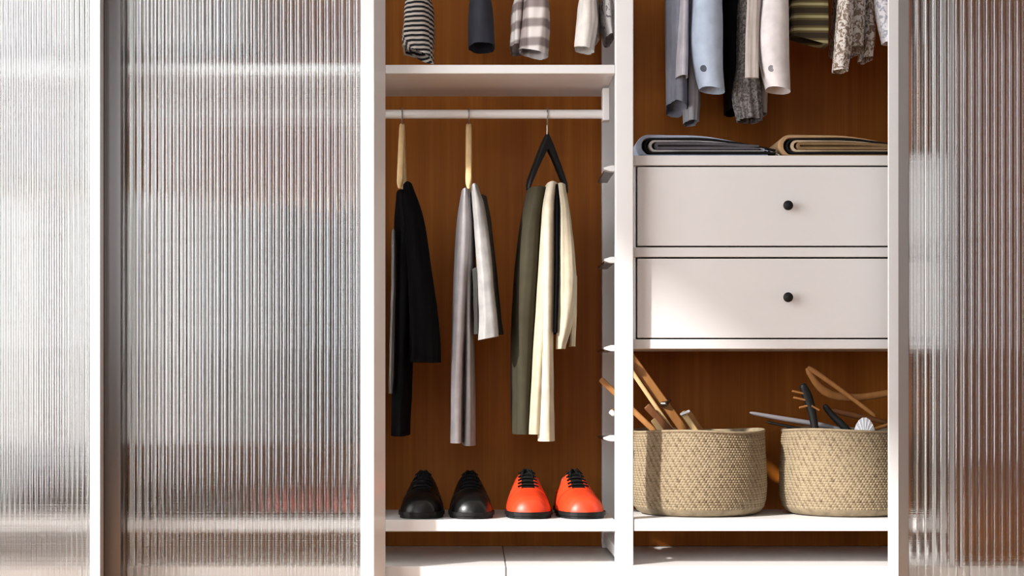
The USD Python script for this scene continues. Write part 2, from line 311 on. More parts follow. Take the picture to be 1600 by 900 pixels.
obj('glass_panel', reeded(WXp(187.5, YB + .046), WXp(566, YB + .046), 11.7 / PPM * .973, YB + .046, DZ0 + .002, DZ1 - .002), 'reeded_glass', dB, label='vertically ribbed glass panel')
obj('stile', stile(563.5, 584.5, 602, YB), 'frame_lacquer', dB)
obj('edge_strip', rbox((WXp(150, YB), YB + .006, DZ0), (WXp(188, YB), YB + .06, DZ1), .001), 'dark_metal', dB, label='satin dark grey metal edge strip')
dA = thing('sliding_door', 'reeded glass sliding door at the far left, overlapping the next one', 'sliding door', (0, 0, 0))
xA0 = WX + 0.05
obj('glass_panel', reeded(xA0, WXp(142, YA), 8.0 / PPM * .96, YA + .012, DZ0 + .002, DZ1 - .002, sag=.0032), 'reeded_glass', dA, label='finely ribbed glass panel')
obj('stile', stile(140, 157, 160.5, YA), 'frame_lacquer', dA)
dC = thing('sliding_door', 'reeded glass sliding door right of the drawers', 'sliding door', (0, 0, 0))
obj('stile', stile(1387, 1404, 1420, YB), 'frame_lacquer', dC)
obj('glass_panel', reeded(WXp(1420, YB + .046), WXp(1960, YB), 12.0 / PPM * .973, YB + .046, DZ0 + .002, DZ1 - .002), 'reeded_glass', dC, label='vertically ribbed glass panel')
obj('sliding_door_track', [rbox((xl, -.20, DZ1), (2.0, -.06, DZ1 + .05), .003)], 'frame_lacquer', label='white overhead track of the sliding doors', cat='door track')

# ---------------------------------------------------------------- clothes
def interp(rows, ys):
    rows = np.asarray(rows, float)
    out = [np.interp(ys, rows[:, 0], rows[:, k]) for k in range(1, rows.shape[1])]
    ker = np.array([1, 2, 3, 2, 1.]) / 9
    return [np.convolve(np.pad(o, 2, mode='edge'), ker, 'valid') for o in out]
def drape(rows, yf, yb, seed=0, amp=0.004, k=5, p=2.4, nz=34, m=72, slant=0.0, hem=0.02):
    """cloth hanging down: rows of (py, left px, right px) at depth yf; a hollow hem below; slant lowers the left of the hem (px)"""
    rows = sorted(rows); ys = np.linspace(rows[0][0], rows[-1][0], nz)
    L, R = interp(rows, ys)
    th = np.linspace(0, 2 * PI, m, endpoint=False); c, s = np.cos(th), np.sin(th)
    cx_, sy_ = np.sign(c) * abs(c) ** (2 / p), np.sign(s) * abs(s) ** (2 / p)
    rings = []
    span = ys[-1] - ys[0]
    for y, l, r in zip(ys, L, R):
        u = (y - ys[0]) / span
        x0, x1, z = WXp(l, yf), WXp(r, yf), WZp(y, yf)
        a, b, cx, cy = (x1 - x0) / 2, (yb - yf) / 2, (x0 + x1) / 2, (yf + yb) / 2
        P = np.stack([np.full(m, cx), np.full(m, cy), np.full(m, z)], 1)
        pts = np.stack([cx + a * cx_, cy + b * sy_, np.full(m, z)], 1)
        w = amp * (0.35 + 0.65 * u)
        nse = meshkit.fbm(np.stack([c * 1.5 + seed * 7.1, s * 1.5, np.full(m, z * 9.0)], 1), 3, seed) - .5
        d = w * (np.sin(k * th + 1.3 * seed + 2.5 * math.sin(2.2 * u + seed)) * .6 + np.sin((2 * k + 1) * th + seed * 2.1 + 3 * u) * .25 + nse * 1.6)
        d = np.minimum(d, w) ; nrm = np.stack([c, s * .9, 0 * c], 1)
        pts = pts + nrm * d[:, None]
        if slant: pts[:, 2] -= slant / PPM * u ** 3 * (cx - pts[:, 0]) / max(a, 1e-4)
        rings.append(pts)
    last = rings[-1]; cen = last.mean(0)
    t1 = cen + (last - cen) * np.array([.9, .97, 1]); t1[:, 2] += 0.0012
    t2 = cen + (last - cen) * np.array([.82, .95, 1]); t2[:, 2] += hem
    first = rings[0]; cf = first.mean(0); top = cf + (first - cf) * np.array([.5, .8, 1]); top[:, 2] += 0.004
    return loft(np.array([top] + rings + [t1, t2]))
def hanger_mesh(span=0.20, drop=0.15, th=0.010, hgt=0.018, neck=-0.055, n=14):
    """bow of a coat hanger in the x, z plane, below a rail at the origin; two arms sloping down and rounded off at the tips"""
    u = np.linspace(-1, 1, 2 * n + 1); rings = []
    for t in u:
        a = abs(t); x = span * t; z = neck - drop * a ** 1.15
        hh = hgt * (1.15 - .45 * a) * (1 if a < .97 else .6); tt = th * (1 if a < .97 else .6)
        ang = np.linspace(0, 2 * PI, 12, endpoint=False)
        ca, sa = np.cos(ang), np.sin(ang)
        rings.append(np.stack([np.full(12, x), tt * np.sign(ca) * abs(ca) ** .5, z + hh * np.sign(sa) * abs(sa) ** .6], 1))
    return loft(np.array(rings))
def hook_mesh(neck=-0.055):
    r = RAIL_R + .004; a = np.linspace(-0.35, PI + .25, 18)
    pts = [(r * math.cos(x), 0, r * math.sin(x)) for x in a]
    pts = [(.002 + 0 * i, 0, z) for i, z in enumerate(np.linspace(neck + .01, -.030, 5))] + [(.010, 0, -.020)] + pts
    return tube(pts, 0.0019, 8)
def hanger(px, py, label, m='pale_wood', rot=90, **k):
    t = thing('coat_hanger', label, 'coat hanger', (WXp(px, RAIL_Y), RAIL_Y, RAIL_Z), rot)
    obj('hanger_arms', hanger_mesh(**k), m, t); hk = hook_mesh(k.get('neck', -.055)); hk.apply_transform(trimesh.transformations.rotation_matrix(math.radians(90 - rot) + PI, (0, 0, 1)))
    obj('hook', hk, 'steel', t)
    return t
hanger(628.5, 178, 'pale wooden hanger with the long black coat', drop=.172, span=.165, neck=-.045, th=.0085)
hanger(732.5, 178, 'pale wooden hanger with the silver grey coat', drop=.172, span=.165, neck=-.045, th=.0085)
hanger(855, 178, 'black hanger turned towards the room with the cream coat', 'black_plastic', rot=34, drop=.132, span=.068, neck=-.075, th=.010, hgt=.02)

def garment(name, label, cat, px, group=None):
    return thing(name, label, cat, (0, 0, 0), group=group)
def part(t, name, rows, yf, yb, cloth, label=None, **k): return obj(name, drape(rows, yf, yb, **k), cloth, t, smooth=60, label=label)

g = garment('coat', 'long black coat on a pale wooden hanger', 'coat', 628)
part(g, 'body', [(296, 618, 634), (320, 614, 650), (360, 613, 655), (450, 612, 650), (560, 611, 642), (640, 610, 638), (682, 609, 636)], 0.06, 0.36, 'black_wool', seed=1)
part(g, 'front_edge', [(360, 612, 617), (450, 611, 617), (560, 609, 614), (615, 608, 612)], 0.052, 0.08, 'black_wool_lining', label='thin grey lining edge', m=24)
part(g, 'sleeve', [(285, 630, 641), (305, 628, 652), (350, 632, 664), (420, 636, 673), (480, 638, 682), (530, 638, 686), (566, 640, 686)], 0.025, 0.12, 'black_wool', seed=2, amp=.005)
g = garment('coat', 'silver grey coat with a satin sleeve on a pale wooden hanger', 'coat', 733)
part(g, 'body', [(294, 722, 732), (320, 715, 737), (360, 711, 740), (450, 707, 733), (560, 704, 726), (640, 703, 724), (693, 703, 723)], 0.06, 0.30, 'silver_wool', seed=3, amp=.003, slant=0)
part(g, 'front_panel', [(300, 728, 738), (340, 725, 742), (400, 722, 742), (480, 724, 740), (560, 725, 741), (640, 723, 743), (697, 722, 744)], 0.078, 0.34, 'grey_wool', seed=4, amp=.003)
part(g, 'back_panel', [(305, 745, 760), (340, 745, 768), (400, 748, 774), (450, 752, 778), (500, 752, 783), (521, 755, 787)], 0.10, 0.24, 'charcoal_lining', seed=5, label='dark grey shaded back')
part(g, 'sleeve', [(288, 736, 745), (310, 737, 755), (350, 740, 762), (400, 744, 768), (450, 748, 772), (500, 749, 778), (528, 748, 780)], 0.03, 0.10, 'silver_satin', seed=6, amp=.003, k=3, slant=3, label='shiny satin sleeve')
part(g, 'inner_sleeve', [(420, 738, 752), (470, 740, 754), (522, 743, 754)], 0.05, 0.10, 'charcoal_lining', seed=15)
g = garment('coat', 'long cream and olive coat on a black hanger', 'coat', 850)
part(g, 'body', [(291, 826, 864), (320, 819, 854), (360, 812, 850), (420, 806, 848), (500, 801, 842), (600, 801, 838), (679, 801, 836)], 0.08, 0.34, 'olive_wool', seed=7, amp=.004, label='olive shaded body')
part(g, 'front_panel', [(285, 856, 872), (306, 848, 868), (370, 844, 868), (430, 840, 867), (500, 836, 864), (600, 831, 852), (679, 826, 848)], 0.052, 0.20, 'beige_wool', seed=8, amp=.0025)
part(g, 'front_panel', [(284, 857, 874), (304, 849, 869), (370, 847, 868), (430, 847, 868), (500, 847, 866), (600, 845, 866), (690, 842, 867)], 0.035, 0.16, 'cream_wool', seed=9, amp=.0025)
part(g, 'lining', [(288, 864, 876), (320, 865, 878), (420, 866, 876), (520, 864, 872)], 0.04, 0.2, 'black_wool', seed=10, label='black lining strip', amp=.001)
part(g, 'sleeve', [(287, 868, 884), (320, 873, 891), (380, 872, 898), (440, 873, 902), (500, 872, 898), (545, 870, 882)], 0.04, 0.12, 'beige_wool', seed=11, amp=.004)
part(g, 'sleeve', [(430, 886, 903), (490, 890, 902), (541, 890, 900)], 0.07, 0.15, 'beige_wool', seed=12, amp=.002)

# tops above the upper shelf, all draped from the rail over them
ZT = -70
def up(rows, rz, yf):                          # run the cloth up to its rail
    l, r = rows[0][1:]; c = (l + r) / 2
    ytop = 600 - (rz + 0.012 - ZC) * PPM * D / (D + yf)
    return [(ytop, c - 9, c + 9), (ytop + 50, l + 4, r - 4)] + rows
g = garment('striped_top', 'black and white striped top hanging at the left above the upper shelf', 'top', 650)
part(g, 'sleeve', up([(0, 632, 671), (30, 628, 674), (60, 625, 675), (80, 640, 676)], UP_L, .08), 0.08, 0.22, 'breton_stripe', seed=21, amp=.005, slant=-9)
part(g, 'body', up([(0, 634, 676), (40, 632, 677), (66, 626, 674)], UP_L, .16), 0.14, 0.36, 'breton_stripe', seed=22, amp=.005)
g = garment('jacket', 'dark navy jacket sleeve above the upper shelf', 'jacket', 754)
part(g, 'sleeve', up([(0, 733, 769), (30, 732, 772), (66, 733, 774)], UP_L, .1), 0.10, 0.26, 'navy_cotton', seed=23, amp=.003, hem=.035)
g = garment('scarf', 'checked cream and brown scarf above the upper shelf', 'scarf', 830)
part(g, 'long_end', up([(0, 818, 860), (30, 816, 860), (78, 812, 856)], UP_L, .08), 0.08, 0.2, 'plaid', seed=24, amp=.005, slant=-5)
part(g, 'short_end', up([(0, 801, 824), (30, 800, 822), (68, 798, 820)], UP_L, .15), 0.12, 0.3, 'plaid', seed=25, amp=.005)
g = garment('shirt', 'off-white linen shirt above the right end of the upper shelf', 'shirt', 920)
part(g, 'sleeve', up([(0, 906, 934), (30, 904, 936), (73, 899, 929)], UP_L, .08), 0.08, 0.18, 'white_linen', seed=26, amp=.004, hem=.03, slant=-3)
part(g, 'body', up([(0, 914, 940), (52, 918, 939)], UP_L, .16), 0.15, 0.36, 'white_linen', seed=27, amp=.004)
g = garment('scarf', 'grey scarf with a dark branch pattern beside the white post', 'scarf', 950)
part(g, 'end', up([(0, 940, 962), (30, 943, 962), (52, 950, 962)], UP_L, .10), 0.10, 0.3, 'branch_print', seed=28, amp=.003)

# shirts above the drawers
g = garment('cardigan', 'blue-grey knitted cardigan, leftmost above the drawers', 'cardigan', 1065)
part(g, 'body', up([(0, 1050, 1075), (60, 1051, 1078), (158, 1052, 1078)], UP_R, .14), 0.13, 0.40, 'blue_grey_knit', seed=31, slant=-6)
part(g, 'scarf_end', up([(0, 1072, 1090), (100, 1074, 1094), (160, 1072, 1098), (187, 1074, 1094)], UP_R, .18), 0.17, 0.30, 'grey_knit', seed=32, label='hanging grey knitted end')
part(g, 'front_panel', up([(0, 1066, 1078), (60, 1063, 1078), (117, 1060, 1077)], UP_R, .08), 0.08, 0.2, 'pale_lilac_cotton', seed=33, amp=.002)
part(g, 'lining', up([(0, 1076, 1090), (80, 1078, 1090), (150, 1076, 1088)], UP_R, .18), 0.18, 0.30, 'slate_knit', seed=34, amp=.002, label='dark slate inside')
g = garment('shirt', 'pale blue shirt with a dark cuff button', 'shirt', 1110)
s1 = part(g, 'sleeve', up([(0, 1086, 1133), (25, 1085, 1134), (55, 1083, 1134), (90, 1086, 1134), (118, 1091, 1135), (136, 1100, 1137)], UP_R, .05), 0.05, 0.16, 'blue_cotton', seed=35, amp=.0015, k=3, slant=-3)
def button(px, py, Y, m, parent, r=.009):
    b = lathe([(r * .9, 0), (r, .0012), (r * .85, .0024), (r * .6, .0018), (.0005, .0018)], 20)
    b.apply_transform(trimesh.transformations.rotation_matrix(PI / 2, (1, 0, 0))); b.apply_translation(W(px, py, Y)); obj('button', b, m, parent)
button(1099, 107, 0.0535, 'slate_knit', s1)
part(g, 'body', up([(0, 1112, 1132), (60, 1112, 1132), (122, 1112, 1132)], UP_R, .18), 0.19, 0.40, 'blue_cotton', seed=36, amp=.003)
g = garment('jacket', 'black jacket hanging between the blue and the white shirt', 'jacket', 1150)
part(g, 'body', up([(0, 1134, 1172), (80, 1137, 1170), (168, 1142, 1166)], UP_R, .24), 0.25, 0.42, 'black_cotton', seed=37)
g = garment('scarf', 'dark fluffy knitted scarf end below the black jacket', 'scarf', 1172)
part(g, 'end', up([(0, 1160, 1178), (100, 1158, 1182), (128, 1150, 1190), (155, 1147, 1196), (184, 1160, 1194)], UP_R, .10), 0.10, 0.20, 'fur_knit', seed=38, amp=.007, k=11)
g = garment('shirt', 'rosy white shirt with a pale cuff button', 'shirt', 1215)
part(g, 'front_panel', up([(0, 1168, 1188), (60, 1166, 1186), (121, 1165, 1186)], UP_R, .075), 0.07, 0.085, 'taupe_cotton', seed=39, amp=.002)
part(g, 'body', up([(0, 1182, 1206), (60, 1182, 1204), (120, 1184, 1206), (176, 1188, 1201)], UP_R, .22), 0.21, 0.42, 'taupe_cotton', seed=40, amp=.003)
s2 = part(g, 'sleeve', up([(0, 1194, 1237), (25, 1190, 1238), (55, 1188, 1238), (90, 1191, 1238), (118, 1196, 1239), (136, 1204, 1240)], UP_R, .05), 0.05, 0.16, 'rosy_white_cotton', seed=41, amp=.0015, k=3, slant=-3)
button(1205, 107, 0.0535, 'grey_knit', s2)
g = garment('striped_top', 'olive and brown striped top above the drawers', 'top', 1268)
part(g, 'body', up([(0, 1238, 1296), (40, 1238, 1297), (62, 1238, 1296)], UP_R, .12), 0.12, 0.19, 'olive_stripe', seed=42, amp=.002, slant=-8, p=6)
g = garment('blouse', 'brown and white patterned blouse above the drawers', 'blouse', 1335)
part(g, 'body', up([(0, 1318, 1362), (40, 1314, 1360), (72, 1312, 1358)], UP_R, .12), 0.12, 0.32, 'floral_print', seed=43, amp=.005)
part(g, 'sleeve', up([(0, 1314, 1336), (50, 1310, 1334), (80, 1308, 1332), (108, 1305, 1327)], UP_R, .06), 0.06, 0.13, 'floral_print', seed=44, amp=.004)
part(g, 'sleeve', up([(0, 1352, 1370), (50, 1354, 1374), (88, 1352, 1368)], UP_R, .16), 0.16, 0.28, 'floral_print', seed=45, amp=.004)
g = garment('blouse', 'bluish white printed blouse beside the right door frame', 'blouse', 1385)
part(g, 'body', up([(0, 1371, 1412), (30, 1376, 1413), (64, 1385, 1414)], UP_R, .08), 0.08, 0.15, 'pale_print', seed=46, amp=.004)

# clothes and drawers seen only as a blur through the reeded doors
def blurred(px0, px1, top, bottom, m, label, seed, name='coat', cat='coat', yf=.06, yb=.38):
    t = garment(name, label, cat, 0)
    c = (px0 + px1) / 2
    part(t, 'body', [(top, c - (px1 - px0) * .3, c + (px1 - px0) * .3), (top + 40, px0 + 3, px1 - 3), (bottom, px0, px1)], yf, yb, m, seed=seed, amp=.006)
    h = thing('coat_hanger', 'hanger of the ' + label, 'coat hanger', (WXp(c, RAIL_Y), RAIL_Y, RAIL_Z), 90)
    dz = (top - 178) / PPM
    obj('hanger_arms', hanger_mesh(drop=.06, span=.14, neck=-(dz - .02)), 'pale_wood', h); obj('hook', hook_mesh(-(dz - .02)), 'steel', h)
for i, (a, b, t, m, nm) in enumerate([(500, 556, 318, 'charcoal_cloth', 'dark grey coat nearest the door frame behind the wide left reeded door'),
                                      (330, 455, 318, 'mid_grey_cloth', 'grey coat in the middle behind the wide left reeded door'),
                                      (205, 318, 300, 'pale_cloth', 'pale coat at the left edge behind the wide left reeded door'),
                                      (66, 152, 300, 'pale_cloth', 'pale coat at the right behind the leftmost reeded door'),
                                      (-50, 58, 300, 'pale_cloth', 'pale coat at the left behind the leftmost reeded door')]):
    blurred(a, b, t, 694, m, nm, 60 + i)

for a, b, m, nm in ((205, 300, 'pale_cloth', 'pale shirt above the upper shelf at the left behind the wide left reeded door'), (318, 400, 'grey_cloth', 'grey shirt above the upper shelf behind the wide left reeded door'),
                    (30, 120, 'pale_cloth', 'pale shirt above the upper shelf behind the leftmost reeded door')):
    g = garment('shirt', nm, 'shirt', 0)
    part(g, 'body', up([(0, a, b), (70, a - 2, b + 2)], UP_L, .06), 0.06, 0.34, m, seed=int(a), amp=.005)
rail(xl, WXp(160), UP_L, 'white rail above the upper shelf behind the leftmost reeded door')

# ---------------------------------------------------------------- folded blankets
def ribbon(path, th, y0, y1):
    """a strip along the path in x, z with a thickness per point, going from y0 back to y1, with soft edges"""
    path = np.asarray(path, float); t = np.gradient(path, axis=0); t /= np.linalg.norm(t, axis=1, keepdims=True)
    n = np.stack([-t[:, 1], t[:, 0]], 1); th = np.asarray(th)[:, None] / 2
    rings = []
    for y, k in ((y0, .55), (y0 + .004, .9), (y0 + .012, 1.0), (y1 - .012, 1.0), (y1, .6)):
        a, b = path + n * th * k, (path - n * th * k)[::-1]
        pts = np.vstack([a, b]); rings.append(np.stack([pts[:, 0], np.full(len(pts), y), pts[:, 1]], 1))
    t = loft(np.array(rings), False, False)
    # end caps triangulated as a strip
    m = len(path); caps = []
    for base, flip in ((0, False), (4 * 2 * m, True)):
        for i in range(m - 1):
            a, b, c, d = base + i, base + i + 1, base + 2 * m - 2 - i, base + 2 * m - 1 - i
            q = [(a, c, b), (a, d, c)] if flip else [(a, b, c), (a, c, d)]
            caps += q
    t = trimesh.Trimesh(t.vertices, np.vstack([t.faces, caps]), process=False); trimesh.repair.fix_normals(t); return t
def fold(xl_, xr, zb_, h, inset, ratio_r=0.35, n=26):
    """U lying on its side, open to the right: along the top from right to left, round the fold, back along the bottom"""
    r = h / 2; u = np.linspace(0, 1, n)
    top = [(xr + (xl_ + r - xr) * v, zb_ + h * (ratio_r + (1 - ratio_r) * math.sin(min(1, v * 1.5) * PI / 2)) ) for v in u]
    arc = [(xl_ + r - r * math.sin(a) * 1.0, zb_ + r + r * math.cos(a)) for a in np.linspace(0, PI, 16)[1:-1]]
    bot = [(xl_ + r + (xr - xl_ - r) * v, zb_) for v in u]
    return np.array(top + arc + bot), n
def blanket(px0, px1, label, mo, mt, mi, mc, fringe):
    y0, y1 = DY + .012, .40
    x0, x1 = WXp(px0, y0), WXp(px1, y0); zs = WZp(243, DY) + .0008
    t = thing('folded_blanket', label, 'blanket', ((x0 + x1) / 2, 0, zs))
    cx = (x0 + x1) / 2; x0 -= cx; x1 -= cx; H = .060
    bump = lambda P, w: np.clip(1 - np.abs(np.arange(len(P)) / (len(P) - 1) - .5) / w, 0, 1) ** .7
    P, n = fold(x0 + .009, x1 - .02, .0025, .050, 0, .22)
    th = .0042 + .0125 * bump(P, .17); th = np.where(np.arange(len(P)) < len(P) / 2, np.maximum(th, .0042 + .010 * bump(P, .33)), th)
    th = np.minimum(th, 2 * np.maximum(P[:, 1] - .0003, .002)); obj('outer_layer', ribbon(P, th, y0 + .004, y1), mo, t)
    P, n = fold(x0 + .0245, x1, .0075, .037, 0, .2)
    obj('dark_trim', ribbon(P, np.full(len(P), .0062), y0, y1 - .01), mt, t, label='black edging band')
    P, n = fold(x0 + .038, x1 - .03, .0135, .0265, 0, .2)
    obj('middle_layer', ribbon(P, .0035 + .0085 * bump(P, .2), y0 + .001, y1 - .02), mi, t)
    P, n = fold(x0 + .054, x1 - .045, .0205, .0125, 0, .3)
    obj('inner_layer', ribbon(P, np.full(len(P), .0115), y0 - .002, y1 - .03), mc, t)
    if fringe:
        rg = np.random.default_rng(5); fr = []
        for i in range(26):
            y = y0 + .01 + i * .012; x = x1 - .012
            fr.append(tube([(x - .01, y, .018), (x + .006, y + rg.uniform(-.003, .003), .012), (x + .018 + rg.uniform(0, .008), y + rg.uniform(-.004, .004), .003)], .0017, 5))
        obj('fringe', fr, 'fringe_wool', t, kind='stuff', label='short pale fringe')
blanket(994, 1212, 'folded blue-grey blanket with black edging on the drawer unit', 'blanket_blue', 'blanket_black', 'blanket_grey', 'blanket_charcoal', True)
blanket(1216, 1440, 'folded tan blanket with black edging on the drawer unit', 'blanket_tan', 'blanket_black', 'blanket_beige', 'blanket_brown', True)

# ---------------------------------------------------------------- shoes
def shoe_surface(t, u, off=0.0, S=1.0):
    """upper of a lace-up shoe; t 0 toe .. 1 heel, u -1 .. 1 across (0 = top middle)"""
    T = [0, .02, .06, .12, .2, .3, .4, .5, .6, .7, .8, .9, .96, 1]
    wb = np.interp(t, T, [.003, .025, .041, .051, .0575, .060, .059, .056, .050, .041, .040, .038, .031, .012])
    ht = np.interp(t, T, [.0165, .036, .050, .060, .066, .071, .080, .098, .116, .100, .092, .096, .100, .098])
    wt = np.interp(t, T, [.35, .5, .62, .68, .68, .64, .58, .54, .54, .64, .70, .68, .66, .7])
    a = np.abs(u) * PI / 2
    x = np.sign(u) * wb * (np.sin(a) ** (0.55 + 0.35 * (1 - wt)) if True else 0)
    # bell shaped section: wide low, narrow high
    z = .016 + (ht - .016) * np.cos(a) ** (0.75 + .25 * wt)
    x = x * (1 - (1 - wt) * .55 * ((z - .016) / np.maximum(ht - .016, 1e-4)) ** 1.5)
    y = t * .285
    return np.stack([x * (1 + off / .05), y + 0 * x, z + off * np.cos(a)], -1)
def grid_mesh(P, closed_under=False):
    n, m = P.shape[:2]; i = np.arange(n - 1)[:, None] * m; j = np.arange(m - 1)[None]
    a = i + j; f = np.vstack([np.stack([a, a + 1, a + m + 1], -1).reshape(-1, 3), np.stack([a, a + m + 1, a + m], -1).reshape(-1, 3)])
    return P.reshape(-1, 3), f
def shell(P, thick):
    """a sheet given thickness below"""
    v, f = grid_mesh(P); n, m = P.shape[:2]
    tm = trimesh.Trimesh(v, f, process=False); nn = tm.vertex_normals
    if nn[:, 2].mean() < 0: f = f[:, ::-1]; nn = -nn
    k = len(v); rim = [i for i in range(m)] + [i * m + m - 1 for i in range(1, n)] + [(n - 1) * m + j for j in range(m - 2, -1, -1)] + [i * m for i in range(n - 2, 0, -1)]
    r = np.array(rim); r2 = np.roll(r, -1)
    F = np.vstack([f, f[:, ::-1] + k, np.stack([r, r2, r2 + k], -1), np.stack([r, r2 + k, r + k], -1)])
    t = trimesh.Trimesh(np.vstack([v, v - nn * thick]), F, process=False); trimesh.repair.fix_normals(t); return t
def shoe(label, px, rot, upper, lace, sc=1.0, mirror=False, Y=0.03, group=None, sole='black_rubber', z=None):
    x = WXp(px, Y + .03)
    t = thing('shoe', label, 'shoe', (x, Y, z if z is not None else WZp(812, SH_Y0) + .0003), rot, group)
    def fx(m_):
        m_ = m_.copy()
        if mirror: m_.vertices[:, 0] *= -1; m_.invert()
        m_.vertices *= sc; return m_
    ts = np.concatenate([np.linspace(0, .12, 10), np.linspace(.15, 1, 36)]); us = np.linspace(-1, 1, 41)
    TT, UU = np.meshgrid(ts, us, indexing='ij')
    P = shoe_surface(TT, UU)
    # creases across the vamp
    cr = .0012 * np.sin((TT - .27) * 150 + UU * 2) * np.exp(-((TT - .31) / .045) ** 2) * (1 - UU ** 2); P[..., 2] += cr
    # collar opening: sink the top behind the tongue
    op = (TT > .63) & (TT < .96); k = np.clip((.62 - np.abs(UU)) / .12, 0, 1) * np.clip((TT - .62) / .03, 0, 1) * np.clip((.97 - TT) / .03, 0, 1)
    P[..., 2] -= k * .065; 
    obj('upper', fx(shell(P, .003)), upper, t, smooth=60)
    out = []
    for s in (1, -1):
        tt = np.concatenate([np.linspace(0, .1, 12), np.linspace(.13, 1, 24)]); out.append([(shoe_surface(a, s * 1.0)[0] * 1.05 + s * .0015, a * .291 - .004) for a in (tt if s > 0 else tt[::-1])])
    poly = Polygon(out[0] + out[1]).buffer(0)
    if poly.geom_type != 'Polygon': poly = max(poly.geoms, key=lambda q: q.area)
    so = trimesh.creation.extrude_polygon(poly, .010, engine='earcut'); so.apply_translation((0, 0, .008))
    welt = trimesh.creation.extrude_polygon(poly.buffer(-.004), .010, engine='earcut')
    obj('sole', fx(trimesh.util.concatenate([so, welt])), sole, t, smooth=30)
    # the two quarters, thicker leather meeting over the tongue
    for s in (-1, 1):
        r = np.linspace(0, 1, 16); c = np.linspace(0, 1, 12); A, B = np.meshgrid(r, c, indexing='ij')
        uu = s * (.16 + .82 * B); t0 = .36 + .05 * B + .04 * B ** 2; tq = t0 + (.62 - t0) * A
        obj('quarter', fx(shell(shoe_surface(tq, uu, .0022), .0022)), upper, t, smooth=50)
    A, B = np.meshgrid(np.linspace(0, 1, 14), np.linspace(-1, 1, 9), indexing='ij')
    tg = shoe_surface(.37 + .27 * A, B * .22, .0012); tg[..., 2] += .008 * A ** 3 ; tg[..., 0] *= 1.0
    obj('tongue', fx(shell(tg, .002)), lace, t, smooth=60)
    la = []
    for i in range(5):
        a = .395 + i * .048
        q = [shoe_surface(a + .012 * (v > 0) * 0, v, .0045) + np.array([0, 0, .0016]) for v in np.linspace(-.28, .28, 7)]
        la.append(tube(q, .0021, 6))
    for s in (-1, 1):                                                        # bow
        b0 = shoe_surface(.60, 0., .006)
        la.append(tube([b0, b0 + (s * .008, -.006, .003), b0 + (s * .015, -.012, -.004), b0 + (s * .013, -.015, -.012), b0 + (s * .006, -.008, -.004), b0], .0019, 6))
        la.append(tube([b0, b0 + (s * .010, -.012, .001), b0 + (s * .015, -.022, -.018), b0 + (s * .021, -.030, -.03)], .0016, 6))
    obj('laces', [fx(v) for v in la], lace, t, smooth=60)
    return t
shoe('black leather lace-up shoe at the left end of the shoe shelf', 656, -2, 'black_leather', 'black_lace', .97, Y=.02)
shoe('black leather lace-up shoe beside the red pair', 739, 3, 'black_leather', 'black_lace', .97, True, Y=.015)
shoe('red leather lace-up shoe beside the black pair', 829, 2, 'red_leather', 'black_lace', 1.0, Y=.015)
shoe('red leather lace-up shoe beside the white post', 917, 9, 'red_leather', 'black_lace', 1.0, True, Y=.015)
for px, m, nm, pz in ((540, 'maroon_leather', 'dark red shoe nearest the door frame behind the wide left reeded door', 812), (450, 'maroon_leather', 'second dark red shoe behind the wide left reeded door', 812),
                  (355, 'black_leather', 'black shoe in the middle behind the wide left reeded door', 812), (262, 'black_leather', 'black shoe at the left behind the wide left reeded door', 812),
                  (114, 'black_leather', 'black shoe at the right behind the leftmost reeded door', 808), (28, 'black_leather', 'black shoe at the left behind the leftmost reeded door', 808)):
    shoe(nm, px, 0, m, 'black_lace', Y=.02, z=WZp(pz, SH_Y0) + .0003)

